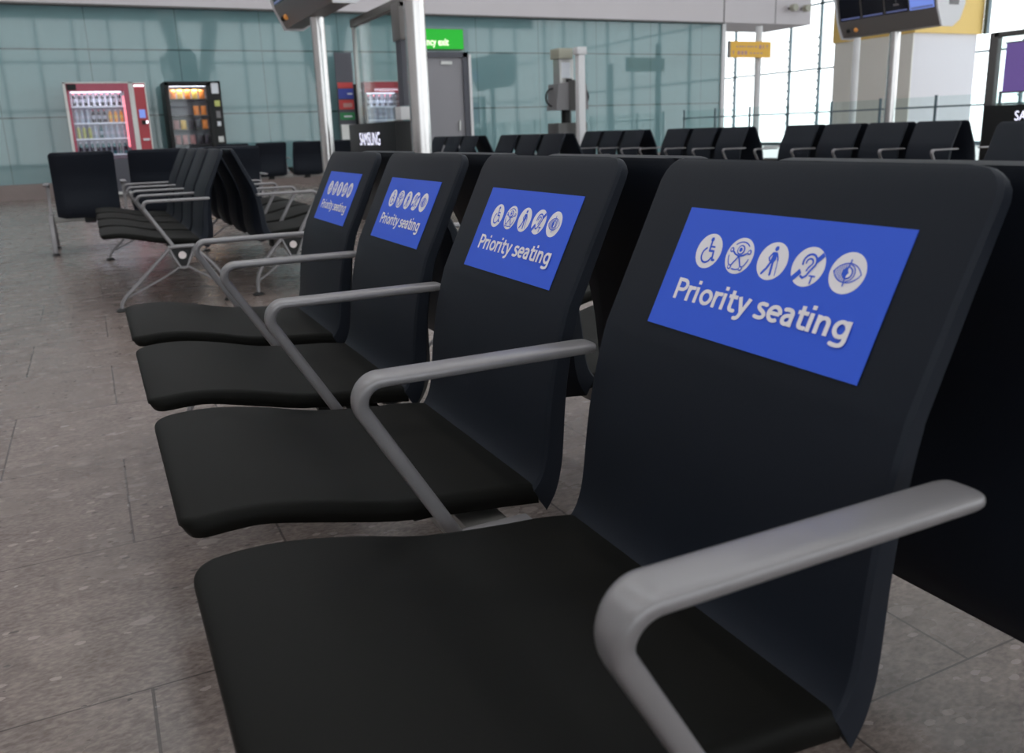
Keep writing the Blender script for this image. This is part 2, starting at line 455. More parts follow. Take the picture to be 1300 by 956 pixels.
BACK = [(.546, .353), (.557, .367), (.566, .390), (.5715, .42), (.577, .47), (.586, .53), (.6005, .592), (.6125, .632), (.654, .7179), (.695, .8035), (.712, .838), (.7165, .8465)]
def back_mesh():
    bm = B()
    pts = resample(BACK[:8], 3)[:-1] + [BACK[7]] + [(lerp(.6125, .695, f), lerp(.632, .8035, f)) for f in (.33, .66)] + [(.703, .820), (.7085, .8305), (.712, .838), (.7146, .8430), (.7160, .8458), (.7165, .8470)]
    rs = []; h = WS / 2; n = len(pts)
    for i, (x, z) in enumerate(pts):
        a = pts[max(0, i - 1)]; c = pts[min(n - 1, i + 1)]
        d = Vector((c[0] - a[0], c[1] - a[1])).normalized(); nx, nz = d.y, -d.x     # pointing to the rear
        R = .030; dd = .8470 - z
        hw = h if dd >= R else h - R + math.sqrt(max(0, R * R - (R - dd) ** 2)) + .001
        f = (z - .353) / .494
        t = lerp(.078, .024, min(1, max(0, f)) ** .8); te = lerp(.034, .018, f)
        if dd < .02: t = lerp(.016, t, dd / .02); te = min(te, t * .8)
        zz = max(0, 1 - abs(nz) * 0)
        drop = .026 * max(0, 1 - (z - .353) / .07)
        def P(y, o): return (x + nx * o - XO, y, z + nz * o * .6 - (drop if o > .015 else 0))
        r = [P(-hw, .006), P(-hw + .004, .0015), P(-hw + .010, 0), P(hw - .010, 0), P(hw - .004, .0015), P(hw, .006), P(hw, te), P(hw - .006, te + .004),
             P(hw - .062, t - .003), P(hw - .075, t), P(-hw + .075, t), P(-hw + .062, t - .003), P(-hw + .006, te + .004), P(-hw, te)]
        rs.append(r)
    rings(bm, rs)
    return finish(bm, 'backrest', ['back'], angle=32)

def arm_mesh():
    bm = B(); pts = []
    tip = (.623, .584); V = Vector((.252, .585)); Rf = .029
    d1 = Vector((tip[0] - V.x, tip[1] - V.y)).normalized(); d2 = Vector((.395 - V.x, .345 - V.y)).normalized()
    ang = d1.angle(d2); tl = Rf / math.tan(ang / 2)
    p1 = V + d1 * tl; p2 = V + d2 * tl
    for o_ in (0, .0012, .004, .009, .016, .06, .12, .2): pts.append((tip[0] - d1.x * o_, tip[1] - d1.y * o_))
    bis = (d1 + d2).normalized(); C = V + bis * (Rf / math.sin(ang / 2))
    a1 = math.atan2(p1.y - C.y, p1.x - C.x); a2 = math.atan2(p2.y - C.y, p2.x - C.x)
    if a2 < a1: a2 += 2 * PI
    nb = 12
    for k in range(nb + 1):
        a = lerp(a1, a2, k / nb); pts.append((C.x + Rf * math.cos(a), C.y + Rf * math.sin(a)))
    e = Vector((.402, .332))
    for f in (.25, .5, .75, 1): pts.append(tuple(p2.lerp(e, f)))
    N = len(pts)
    tipw = [.0135, .0175, .0202, .0217, .0224]
    def w(i):
        if i < 5: return tipw[i]
        if i < 8: return .0226
        if i <= 8 + nb: return lerp(.0226, .0138, (i - 8) / nb)
        return lerp(.0138, .0120, (i - 8 - nb) / 4)
    def t(i):
        if i < 5: return [.0045, .0062, .0074, .0080, .0083][i]
        if i < 8: return .0085
        return lerp(.0088, .0104, min(1, (i - 8) / nb))
    sweep(bm, [(x - XO, z) for x, z in pts], w, t, n=24, sq=.60)
    # foot of the arm: flange bar running back under the seats
    box(bm, .385 - XO, .515 - XO, -.014, .014, .322, .340, bev=.004)
    return finish(bm, 'armrest', ['alu'], angle=50)

def frame_parts():
    out = []
    def bar(pts, hw=.020, ht=.010):
        bm = B(); sweep(bm, [(x - XO, z) for x, z in pts], lambda i: hw, lambda i: ht, n=12, sq=.7); return bm
    bm = bar([(.372, .328), (.44, .331), (.512, .328)])
    # hub rim
    sweep(bm, [(x - XO, z) for x, z in ((.374, .325), (.398, .27), (.424, .215))], lambda i: .015, lambda i: .008)
    sweep(bm, [(x - XO, z) for x, z in ((.510, .325), (.486, .27), (.460, .215))], lambda i: .015, lambda i: .008)
    sweep(bm, [(x - XO, z) for x, z in ((.418, .214), (.442, .208), (.466, .214))], lambda i: .015, lambda i: .008)
    out.append(('hub_rim', finish(bm, 'hub_rim', ['alu'], angle=50), None))
    bm = B(); prism(bm, [(x - XO, z) for x, z in ((.385, .322), (.499, .322), (.458, .222), (.428, .222))], -.011, .011)
    out.append(('hub_plate', finish(bm, 'hub_plate', ['black']), None))
    bm = B(); cyl(bm, (.442 - XO, .282), .021, -.0135, .0135, 24, axis='y')
    out.append(('hub_badge', finish(bm, 'hub_badge', ['logo']), 'round white badge'))
    for pa, pb in ((((.376, .318), (.30, .245), (.20, .145), (.135, .085), (.105, .045), (.100, .018)), ((.424, .218), (.34, .168), (.22, .112), (.14, .076))),
                   (((.508, .318), (.60, .215), (.655, .125), (.668, .06), (.670, .018)), ((.460, .218), (.54, .165), (.62, .110), (.662, .085)))):
        bm = bar(resample(pa, 3)); sweep(bm, [(x - XO, z) for x, z in resample(pb, 3)], lambda i: .010, lambda i: .006)
        out.append(('leg', finish(bm, 'leg', ['alu'], angle=50), None))
        x = pa[-1][0] - XO
        bm = B(); rings(bm, [[(x + r * math.cos(k * PI / 10), r * math.sin(k * PI / 10), z) for k in range(20)] for r, z in ((.032, 0), (.034, .004), (.026, .013), (.013, .020))])
        out.append(('foot_pad', finish(bm, 'foot_pad', ['black']), None))
    return out

M_SEAT, M_BACK, M_ARM, FR = seat_mesh(), back_mesh(), arm_mesh(), frame_parts()
def beam_mesh(n):
    bm = B(); L = n * PITCH
    box(bm, .435 - XO, .505 - XO, 0.02, L - .02, .262, .318, bev=.006)
    return finish(bm, 'beam', ['beam'])
def bracket_mesh():
    bm = B(); box(bm, .38 - XO, .60 - XO, -.16, .16, .312, .333, bev=.003); box(bm, .42 - XO, .52 - XO, -.045, .045, .245, .319, bev=.004)
    return finish(bm, 'seat_bracket', ['black'])
M_BEAM = {n: beam_mesh(n) for n in (3, 4)}; M_BRK = bracket_mesh()

# ---- priority sign (flat vinyl, 336 x 156 mm) in u (across) v (up)
def stroke(pl, pts, w, closed=False):
    pts = [Vector(p) for p in pts]
    n = len(pts); segs = range(n if closed else n - 1)
    for i in segs:
        a, c = pts[i], pts[(i + 1) % n]; d = c - a
        if d.length < 1e-9: continue
        d.normalize(); q = Vector((-d.y, d.x)) * w / 2
        pl.append([a - q, c - q, c + q, a + q])
    for p in pts: pl.append([p + Vector((math.cos(k * PI / 4), math.sin(k * PI / 4))) * w / 2 for k in range(8)])
def arc(cx, cy, r, a0, a1, n=20, ry=None):
    ry = ry or r
    return [(cx + r * math.cos(math.radians(lerp(a0, a1, k / n))), cy + ry * math.sin(math.radians(lerp(a0, a1, k / n)))) for k in range(n + 1)]
def dot(cx, cy, r, n=20, ry=None): return [Vector(p) for p in arc(cx, cy, r, 0, 360 * (n - 1) / n, n - 1, ry)]

def icon(k):
    b, w = [], []     # blue polygons, then white polygons on top
    if k == 0:
        b.append(dot(.0, .66, .13))
        stroke(b, [(.02, .48), (.06, .02), (.40, .02), (.50, -.46), (.66, -.46)], .13)
        stroke(b, [(.05, .26), (.38, .26)], .10)
        stroke(b, arc(-.02, -.24, .42, 115, 345), .11)
    elif k == 1:
        for a0, a1 in ((50, 130), (150, 165), (185, 235), (255, 290), (305, 350), (15, 30)): stroke(b, arc(0, 0, .76, a0, a1, 10), .07)
        b.append(dot(0, .32, .28)); w.append(dot(0, .32, .20)); b2 = dot(0, .32, .12)
        stroke(b, [(-.58, .22), (-.3, .05), (0, -.02), (.3, .05), (.58, .22)], .09)
        stroke(b, [(0, -.02), (-.18, -.3), (-.38, -.60)], .09); stroke(b, [(0, -.02), (.18, -.3), (.38, -.60)], .09)
        for p in ((-.66, .26), (.66, .26), (-.42, -.66), (.42, -.66)): b.append(dot(*p, .14)); w.append(dot(*p, .07))
        w.append(None); w.append(b2)
    elif k == 2:
        b.append(dot(.02, .66, .13))
        b.append([Vector(p) for p in ((-.14, .46), (.14, .48), (.22, .1), (.10, -.12), (-.16, -.12), (-.10, .2))])
        stroke(b, [(-.06, -.05), (-.20, -.40), (-.42, -.70)], .14); stroke(b, [(.06, -.05), (.12, -.40), (.16, -.70)], .14)
        stroke(b, [(-.12, .42), (-.28, .14), (-.18, .0)], .09); stroke(b, [(.14, .42), (.30, .20), (.36, .04)], .09)
        stroke(b, [(.36, .04), (.50, -.70)], .05)
    elif k == 3:
        b.append([Vector(p) for p in ((.30, .40), (.62, .78), (.80, .60), (.48, .22))])
        b.append([Vector(p) for p in ((-.82, -.62), (-.44, -.16), (-.24, -.36), (-.60, -.80))])
        stroke(b, arc(.02, .22, .40, -20, 200), .11)
        stroke(b, [(.40, .10), (.22, -.18), (.10, -.44), (-.08, -.58), (-.24, -.50)], .11)
        stroke(b, arc(.02, .20, .20, -10, 190, 10), .09); stroke(b, [(.20, .14), (.06, -.04), (.0, -.2)], .09)
        stroke(b, [(.30, -.42), (.62, -.42)], .08); stroke(b, [(.46, -.42), (.46, -.78)], .08)
    else:
        up_ = arc(0, -.42, .88, 152, 28, 16); lo_ = arc(0, .42, .88, -152, -28, 16)
        stroke(b, up_, .05); stroke(b, lo_, .05)
        for i in range(7):
            x = -.70 + i * .105; h = max(.03, math.sqrt(max(0, .88 ** 2 - x * x)) - .42); stroke(b, [(x, -h), (x, h)], .035)
        b.append(dot(0.02, 0, .30)); w.append([Vector(p) for p in arc(.02, 0, .24, -90, 90, 12)] + [Vector((.02, .12)), Vector((.10, 0)), Vector((.02, -.12))])
        stroke(b, arc(.02, 0, .40, -80, 80, 12), .05)
        stroke(b, [(0, -.62), (0, .62)], .07)
    return b, w

def text_polys(s, bold=.0, spacing=1.0):
    cu = bpy.data.curves.new('t', 'FONT'); cu.body = s; cu.offset = bold; cu.space_character = spacing; cu.resolution_u = 4
    ob = bpy.data.objects.new('t', cu); me = bpy.data.meshes.new_from_object(ob)
    vs = [v.co.copy() for v in me.vertices]; fs = [list(p.vertices) for p in me.polygons]
    bpy.data.objects.remove(ob); bpy.data.curves.remove(cu); bpy.data.meshes.remove(me)
    x0 = min(v.x for v in vs); x1 = max(v.x for v in vs)
    return [((v.x - x0) / (x1 - x0), v.y) for v in vs], fs   # x normalised 0..1, y in font units (cap height about .73)

def add_text(bm, s, f, mi, bold=.0):
    """f(u in 0..1, y in cap heights) -> 3-D point"""
    vs, fs = text_polys(s, bold)
    bv = [bm.verts.new(f(u, y / .729)) for u, y in vs]
    for p in fs:
        try: fc = bm.faces.new([bv[i] for i in p]); fc.material_index = mi
        except ValueError: pass

def stroke_flat(pl, pts, w, closed=False):
    pts = [Vector(p) for p in pts]; n = len(pts)
    for i in range(n if closed else n - 1):
        a, c = pts[i], pts[(i + 1) % n]; d = (c - a).normalized(); q = Vector((-d.y, d.x)) * w / 2
        pl.append([a - q, c - q, c + q, a + q])
    for p in (pts if closed else pts[1:-1]): pl.append([p + Vector((math.cos(k * PI / 5), math.sin(k * PI / 5))) * w / 2 for k in range(10)])
GL = {
    'P': (.66, [[(.085, 0), (.085, 1)], [(.0, .915), (.32, .915)] + arc(.33, .69, .225, 85, -85, 12) + [(.32, .465), (.085, .465)]]),
    'r': (.44, [[(.085, 0), (.085, .73)], resample([(.085, .40), (.12, .54), (.21, .635), (.40, .65)], 3)]),
    'i': (.29, [[(.085, 0), (.085, .73)], [(.085, .86), (.085, 1.03)]]),
    'o': (.70, [('c', arc(.33, .365, .245, 0, 345, 23, .285))]),
    't': (.47, [[(.17, .93), (.17, .30)] + resample([(.17, .22), (.20, .12), (.29, .08), (.43, .085)], 3), [(.0, .66), (.42, .66)]]),
    'y': (.60, [[(.06, .73), (.30, .06)], [(.54, .73), (.27, -.02)] + resample([(.25, -.08), (.18, -.18), (.02, -.205)], 3)]),
    's': (.51, [resample([(.43, .635), (.32, .655), (.20, .655), (.11, .59), (.12, .48), (.22, .40), (.34, .33), (.41, .23), (.37, .12), (.26, .075), (.14, .075), (.02, .105)], 3)]),
    'e': (.63, [[(.09, .375), (.55, .375)], arc(.32, .365, .235, 2, 312, 22, .285)]),
    'a': (.61, [resample([(.07, .625), (.20, .655), (.34, .635), (.415, .54), (.42, .42)], 3) + [(.42, 0)], resample([(.42, .43), (.26, .415), (.13, .34), (.09, .22), (.14, .11), (.25, .075), (.36, .12), (.42, .22)], 3)]),
    'n': (.66, [[(.085, 0), (.085, .73)], resample([(.085, .44), (.15, .58), (.29, .65), (.41, .61), (.465, .48), (.465, .36)], 3) + [(.465, 0)]]),
    'g': (.62, [('c', arc(.31, .375, .225, 0, 345, 23, .28)), [(.535, .73), (.535, .0)] + resample([(.53, -.06), (.47, -.18), (.34, -.225), (.20, -.22), (.08, -.19)], 3)]),
    ' ': (.30, []),
}
def lettering(txt, w=.165):
    pl = []; x = 0
    for ch in txt:
        adv, ss = GL[ch]
        for q in ss:
            cl = isinstance(q, tuple); pts = q[1] if cl else q
            stroke_flat(pl, [(px + x, py) for px, py in pts], w, cl)
        x += adv
    return pl, x

def sign_mesh():
    bm = B()
    A = Vector((.6193 - XO, WS / 2 - .0939, .6474)); ev = Vector((.0680, 0, .1402)).normalized(); eu = Vector((0, -1, 0)); nn = Vector((-ev.z, 0, ev.x))
    # chord of the straight upper back, so the vinyl lies flat on it
    A = A + nn * .0012
    def P(u, v, o=0): return tuple(A + eu * u + ev * v + nn * o)
    # thin vinyl sheet
    c = [(0, 0), (.3361, 0), (.3361, .1558), (0, .1558)]
    rings(bm, [[P(*q, -.0008) for q in c], [P(*q, 0) for q in c]])
    def poly(pl, o, mi):
        f = bm.faces.new([bm.verts.new(P(x, y, o)) for x, y in pl]); f.material_index = mi
    for i, (cx, cy) in enumerate(((.0637, .1033), (.1183, .1035), (.1718, .1038), (.2243, .1041), (.2764, .1043))):
        R = .0222 * (.0195 / .0222 if False else 1)
        poly([(cx + p.x, cy + p.y) for p in dot(0, 0, R, 40)], .0003, 1)
        b, w = icon(i); lay = 0
        for j, p in enumerate(b): poly([(cx + q.x * R, cy + q.y * R) for q in p], .0006 + j * 2e-6, 0)
        mi, o = 1, .0012
        for p in w:
            if p is None: mi, o = 0, .0015; continue
            poly([(cx + q.x * R, cy + q.y * R) for q in p], o, mi)
    pl, wd = lettering('Priority seating')
    for i, p in enumerate(pl): poly([(.0308 + q.x * .2762 / wd, .0374 + q.y * .0272) for q in p], .0003 + i * 3e-6, 1)
    for f in bm.faces:
        f.normal_update()
        if f.normal.dot(nn) < 0 and f.material_index is not None and len(f.verts) > 2: f.normal_flip()
    me = bpy.data.meshes.new('priority_sign'); bm.to_mesh(me); bm.free()
    me.materials.append(MT['blue']); me.materials.append(MT['white'])
    return me
M_SIGN = sign_mesh()

def bench(n, loc, rot, label, group=None, signs=False, frames=None, arms=None):
    t = thing('beam_seating', label, 'seating', loc, rot, group)
    put('beam', M_BEAM[n], t)
    for i in range(n):
        yc = PITCH * i + PITCH / 2
        put('seat', M_SEAT, t, (0, yc, 0))
        b = put('backrest', M_BACK, t, (0, yc, 0))
        if signs: put('priority_sign', M_SIGN, b, label='blue priority seating sign with five white icons')
        put('seat_bracket', M_BRK, t, (0, yc, 0))
    for i in range(arms or n + 1): put('armrest', M_ARM, t, (0, PITCH * i, 0))
    for i in (frames if frames is not None else (0, n)):
        f = None
        for nm, me, lb in FR:
            if nm == 'hub_rim':
                f = put('leg_frame', me, t, (0, PITCH * i, 0))
                if signs and i == n: f.scale = (.78, 1, 1); f.location.x = .022
            else: put(nm, me, f, label=lb)
    return t

bench(4, (.40, .425, 0), 0, 'black four-seat bench with blue priority seating signs on its backrests', None, True)
bench(4, (1.10, 2.695, 0), PI, 'black bench standing back to back behind the blue-signed priority seats')
bench(4, (.37, 5.05, 0), 0, 'black bench seen end-on beyond the priority seats, white round badge on its near leg hub')
bench(4, (1.08, 7.50, 0), PI, 'black bench back to back with the end-on bench, its seats facing right')
bench(3, (-.33, 8.35, 0), -PI / 2, 'black three-seat bench seen from behind in front of the red vending machine')
bench(4, (1.84, 14.75, 0), -PI / 2, 'black bench farthest away, along the green glass wall between vending machine and steel pole')
G1 = 'back to back benches in the middle rows'
bench(3, (4.60, 8.55, 0), 0, 'black three-seat bench in the middle row, left of the grey handled kiosk')
bench(3, (5.36, 10.35, 0), PI, 'bench facing away, joined behind the middle-row bench left of the grey handled kiosk')
bench(3, (4.60, 10.97, 0), 0, 'black three-seat bench in front of the grey emergency exit door')
bench(3, (5.36, 12.77, 0), PI, 'black bench facing away, joined behind the one before the emergency exit door')
bench(4, (4.60, 1.05, 0), 0, 'slate-backed bench cut by the right edge of the view, before the lit kiosk', arms=4)
bench(4, (7.25, 5.55, 0), 0, 'black four-seat bench at right below the cream wall block')
bench(4, (8.01, 7.95, 0), PI, 'black bench facing away, joined behind the four-seat one below the cream wall block')
bench(3, (7.25, 8.52, 0), 0, 'black three-seat bench below the yellow hanging sign')
bench(3, (8.01, 10.32, 0), PI, 'black bench facing away, joined behind the one below the yellow hanging sign')
bench(3, (7.25, 10.80, 0), 0, 'black three-seat bench just right of the grey handled kiosk, before the green wall')
bench(3, (8.01, 12.60, 0), PI, 'black bench facing away, joined behind the one just right of the grey handled kiosk')

# ------------------------------------------------------------------ vending machines
def bottle_mesh(body, cap, label):
    bm = B()
    prof = [(.0, 0), (.026, .002), (.029, .02), (.029, .135), (.024, .160), (.011, .188), (.011, .196)]
    def ring(r, z, n=14): return [(r * math.cos(2 * PI * k / n), r * math.sin(2 * PI * k / n), z) for k in range(n)]
    rings(bm, [ring(max(r, .004), z) for r, z in prof])
    rings(bm, [ring(r, z) for r, z in ((.0298, .06), (.0298, .12))], 1)
    bod = finish(bm, 'bottle', [body, label])
    bm = B(); rings(bm, [ring(r, z) for r, z in ((.014, .192), (.0145, .210), (.012, .214))])
    return bod, finish(bm, 'cap', [cap])
BT = {'cola': bottle_mesh('cola', 'capred', 'labelw'), 'water': bottle_mesh('water', 'capw', 'labelw'), 'orange': bottle_mesh('orange', 'capw', 'bag_y'),
      'lime': bottle_mesh('lime', 'capw', 'lime'), 'teal': bottle_mesh('teal', 'teal', 'water'), 'dark': bottle_mesh('teal', 'capw', 'cola')}
ORD = ['first', 'second', 'third', 'fourth', 'fifth', 'sixth', 'seventh', 'eighth', 'ninth']
WORD = {'cola': 'red-capped dark bottle', 'water': 'clear water bottle', 'orange': 'orange drink bottle', 'lime': 'yellow-green drink bottle',
        'teal': 'dark teal bottle', 'dark': 'white-capped dark bottle'}
def bottle(kind, x, y, z, where, shelf, i):
    b = put('bottle', BT[kind][0], None, (x, y, z), 0, '%s, %s from left on the %s shelf of %s' % (WORD[kind], ORD[i], shelf, where), 'bottle',
            '%ss on the %s shelf of %s' % (WORD[kind], shelf, where))
    put('cap', BT[kind][1], b)

def inner_light(t, x, y, z, w, h, e, col=(.85, .9, 1)):
    ld = bpy.data.lights.new('tube', 'AREA'); ld.shape = 'RECTANGLE'; ld.size = w; ld.size_y = h; ld.energy = e; ld.color = col
    lo = bpy.data.objects.new('tube', ld); COL.objects.link(lo); lo.parent = t; lo.location = (x, y, z)

# drinks machine: red surround in a silver frame
t = thing('vending_machine', 'red drinks vending machine in silver frame with lit bottle shelves, left of the black one', 'vending machine', (-.18, 16.4, 0))
DW = 1.05; H1 = 1.93
put('cabinet', boxes('cabinet', ['header', 'inner', 'dark'], (.0, .02, .03, .85, .08, H1), (DW - .02, DW, .03, .85, .08, H1), (0, DW, .83, .85, .08, H1), (0, DW, .03, .85, H1 - .02, H1), (0, DW, .03, .85, .05, .65),
     (.03, DW - .03, .40, .42, .65, 1.88, 1)), t)
put('door_frame', boxes('door_frame', ['steel'], (0, .045, 0, .03, .08, H1), (DW - .05, DW, 0, .03, .08, H1), (0, DW, 0, .03, H1 - .025, H1), (0, DW, 0, .03, .05, .10), bev=.004), t)
put('red_surround', boxes('red_surround', ['header', 'redlit', 'doorf'], (.045, .085, .005, .03, .1, H1 - .025), (.045, DW - .05, .005, .03, 1.78, H1 - .025), (DW - .13, DW - .05, .005, .03, .1, 1.78, 0), (.045, DW - .05, .005, .03, .10, .66, 2)), t)
put('display', boxes('display', ['black'], (.06, .20, -.002, .006, 1.80, 1.895)), t)
put('light_strip', boxes('light_strip', ['strip_red'], (DW - .16, DW - .135, .04, .06, .85, 1.70)), t, label='glowing red light strip')
put('light_strip', boxes('light_strip', ['strip'], (.1, DW - .17, .10, .13, 1.765, 1.78)), t)
for z in (1.545, 1.272, 1.012, .742):
    put('shelf', boxes('shelf', ['shelf'], (.08, DW - .13, .08, .38, z - .02, z)), t)
put('window', boxes('window', ['glassv'], (.085, DW - .13, .012, .018, .66, 1.78)), t)
inner_light(t, .5, .15, 1.75, .8, .1, 5)
cp = put('control_panel', boxes('control_panel', ['steel', 'red'], (DW, DW + .03, 0, .85, .05, H1 - .01), (DW + .03, 1.27, .01, .85, .05, H1 - .03, 1), (1.255, 1.275, 0, .85, .05, H1 - .02), (DW, 1.27, 0, .03, H1 - .03, H1 - .01)), t)
put('top_lamp', boxes('top_lamp', ['strip'], (DW + .04, 1.245, -.005, .01, 1.855, 1.875)), cp)
put('touch_screen', boxes('touch_screen', ['screen_on'], (DW + .07, DW + .165, -.006, .01, 1.33, 1.47)), cp)
put('card_reader', boxes('card_reader', ['black', 'strip'], (DW + .09, DW + .16, -.03, .01, 1.22, 1.29), (DW + .165, DW + .19, -.01, .01, 1.24, 1.28, 1)), cp)
put('coin_tray', boxes('coin_tray', ['capw'], (DW + .08, DW + .18, -.01, .01, .95, .985)), cp)
put('base', boxes('base', ['dark'], (.02, 1.25, .05, .83, 0, .05)), t)
rows = [(1.545, 'top', ['cola'] * 9), (1.272, 'second', ['water', 'water', 'water', 'cola', 'cola', 'cola', 'orange', 'orange', 'orange']),
        (1.012, 'third', ['lime', 'lime', 'lime', 'water', 'teal', 'water', 'water', 'water', 'water']), (.742, 'lowest', ['dark'] * 9)]
for z, nm, ks in rows:
    for i, k in enumerate(ks): bottle(k, -.18 + .14 + i * .087, 16.4 + .13, z + .0005, 'the red machine', nm, i)

# snack machine
t = thing('vending_machine', 'black snack vending machine with orange packets on its top row', 'vending machine', (1.40, 16.4, 0))
SW = .93
put('cabinet', boxes('cabinet', ['black', 'inner'], (0, .02, .03, .85, .05, 1.93), (SW - .02, SW, .03, .85, .05, 1.93), (0, SW, .83, .85, .05, 1.93), (0, SW, .03, .85, 1.91, 1.93), (0, SW, .03, .85, .05, .6), (.03, SW - .2, .45, .47, .6, 1.86, 1)), t)
put('door_frame', boxes('door_frame', ['black'], (0, .06, 0, .03, .05, 1.93), (0, SW, 0, .03, 1.86, 1.93), (SW - .24, SW - .2, 0, .03, .05, 1.9), (0, SW, 0, .03, .05, .62), bev=.004), t)
for z in (1.64, 1.36, 1.12, .86):
    put('tray', boxes('tray', ['dark'], (.04, SW - .22, .08, .44, z - .015, z)), t)
put('light_strip', boxes('light_strip', ['strip'], (.08, SW - .25, .06, .08, 1.845, 1.855)), t)
inner_light(t, .36, .14, 1.83, .5, .1, 4, (1, .9, .8))
put('window', boxes('window', ['glassv'], (.06, SW - .24, .012, .018, .62, 1.86)), t)
cp = put('control_panel', boxes('control_panel', ['black'], (SW - .2, SW, .0, .03, .05, 1.93)), t)
put('notice', boxes('notice', ['capw'], (SW - .16, SW - .04, -.004, .002, 1.72, 1.90)), cp, label='white paper notice')
put('button', boxes('button', ['lime'], (SW - .13, SW - .04, -.008, .002, 1.50, 1.60)), cp, label='yellow label')
put('keypad', boxes('keypad', ['greyp'], (SW - .12, SW - .05, -.006, .002, 1.30, 1.42)), cp)
put('card_reader', boxes('card_reader', ['capw'], (SW - .12, SW - .06, -.02, .002, 1.16, 1.24)), cp)
put('coin_slot', boxes('coin_slot', ['steel'], (SW - .13, SW - .04, -.006, .002, .88, .98)), cp)
put('base', boxes('base', ['dark'], (.03, SW - .03, .05, .83, 0, .05)), t)
def bag_mesh(m, w=.10, h=.16):
    bm = B(); rs = []
    for k in range(9):
        z = h * k / 8; f = math.sin(PI * k / 8); d = .003 + .022 * f ** .6; hw = w / 2 * (1 - .08 * f)
        rs.append([(hw * math.copysign(abs(math.cos(a)) ** .6, math.cos(a)), d * math.copysign(abs(math.sin(a)) ** .8, math.sin(a)), z) for a in [2 * PI * j / 16 for j in range(16)]])
    rings(bm, rs); return finish(bm, 'snack_packet', [m])
BG = {'o': ('orange', bag_mesh('bag_o')), 'y': ('yellow', bag_mesh('bag_y')), 'p': ('pale pink', bag_mesh('bag_p')), 'd': ('dark', bag_mesh('bag_d'))}
for z, nm, ks in ((1.64, 'top', 'oyoyo'), (1.36, 'second', '   oo'), (1.12, 'third', 'pyddo'), (.86, 'fourth', 'pppdd'), (.62, 'lowest', 'dpdpd')):
    for i, k in enumerate(ks):
        if k == ' ': continue
        put('snack_packet', BG[k][1], None, (1.40 + .13 + i * .122, 16.4 + .16, z + .0005), 0, '%s snack packet, %s from left on the %s row of the black machine' % (BG[k][0], ORD[i], nm), 'snack packet',
            '%s snack packets on the %s row' % (BG[k][0], nm))

# second drinks machine seen through the kiosk glass
t = thing('vending_machine', 'red topped drinks machine seen through the glass panel, left of the exit door', 'vending machine', (4.98, 16.4, 0))
put('cabinet', boxes('cabinet', ['header', 'inner', 'black'], (0, .02, .03, .85, .05, 1.90, 2), (.69, .71, .03, .85, .05, 1.90, 2), (0, .71, .83, .85, .05, 1.90, 2), (0, .71, .03, .85, 1.88, 1.90), (0, .71, .03, .85, .05, .6, 2), (.02, .69, .42, .44, .6, 1.75, 1)), t)
put('header', boxes('header', ['red'], (0, .71, .0, .03, 1.70, 1.90)), t, label='red header panel')
put('door_frame', boxes('door_frame', ['dark'], (0, .03, 0, .03, .05, 1.70), (.62, .71, 0, .03, .05, 1.70), (.03, .62, 0, .03, .05, .62)), t)
for z in (1.45, 1.20, .93): put('shelf', boxes('shelf', ['shelf'], (.03, .62, .06, .40, z - .02, z)), t)
put('light_strip', boxes('light_strip', ['strip'], (.04, .61, .06, .08, 1.685, 1.70)), t)
put('window', boxes('window', ['glassv'], (.03, .62, .012, .018, .62, 1.70)), t)
inner_light(t, .33, .14, 1.68, .5, .1, 4)
put('base', boxes('base', ['dark'], (.02, .69, .05, .83, 0, .05)), t)
for z, nm, ks in ((1.45, 'top', ['cola', 'cola', 'cola', 'cola', 'cola']), (1.20, 'middle', ['water'] * 5), (.93, 'lowest', ['water', 'water', 'dark', 'water', 'water'])):
    for i, k in enumerate(ks): bottle(k, 4.98 + .10 + i * .112, 16.53, z + .0005, 'the far machine', nm, i)

# poster totem beside it
t = thing('information_totem', 'tall dark totem with blue, red and green posters over a grey cabinet', 'information totem', (4.60, 16.9, 0))
put('back_panel', boxes('back_panel', ['doorf'], (0, .34, .1, .14, 0, 2.49)), t)
put('poster', boxes('poster', ['posterred'], (.02, .32, .09, .1, 1.82, 1.93)), t, label='red poster strip')
put('poster', boxes('poster', ['posterblue', 'capw'], (.02, .32, .09, .1, 1.62, 1.81), (.2, .3, .086, .091, 1.70, 1.73, 1)), t, label='blue poster')
put('poster', boxes('poster', ['posterred', 'bag_p'], (.02, .32, .09, .1, 1.42, 1.60), (.10, .28, .086, .091, 1.46, 1.54, 1)), t, label='red poster with pale figure')
put('poster', boxes('poster', ['postergreen', 'capw'], (.02, .32, .09, .1, 1.22, 1.36), (.10, .26, .086, .091, 1.27, 1.30, 1)), t, label='green poster')
put('cabinet', boxes('cabinet', ['steel'], (-.0, .34, -.02, .1, 0, 1.13), bev=.008), t)

# ------------------------------------------------------------------ emergency exit
fr = struct('door_1', boxes('door_1', ['doorf', 'polew'], (6.30, 6.42, WY - .10, WY, 0, 2.545), (7.44, 7.56, WY - .10, WY, 0, 2.545), (6.30, 7.56, WY - .10, WY, 2.44, 2.545), (7.56, 7.62, WY - .12, WY, 0, 2.50, 1)))
struct('door_leaf', boxes('door_leaf', ['door'], (6.42, 7.44, WY - .05, WY - .01, .01, 2.44)), fr)
bm = B(); box(bm, 7.30, 7.335, WY - .09, WY - .05, .95, 1.15); box(bm, 6.95, 7.20, WY - .075, WY - .05, 2.30, 2.36)
struct('door_handle', finish(bm, 'door_handle', ['steel']), fr)
t = thing('exit_sign', 'lit green sign reading Emergency exit above the grey door', 'sign', (6.14, WY - .12, 2.60))
put('housing', boxes('housing', ['dark'], (-.015, 1.335, .012, .118, -.012, .405)), t)
put('face', boxes('face', ['green'], (0, 1.32, 0, .012, 0, .392)), t)
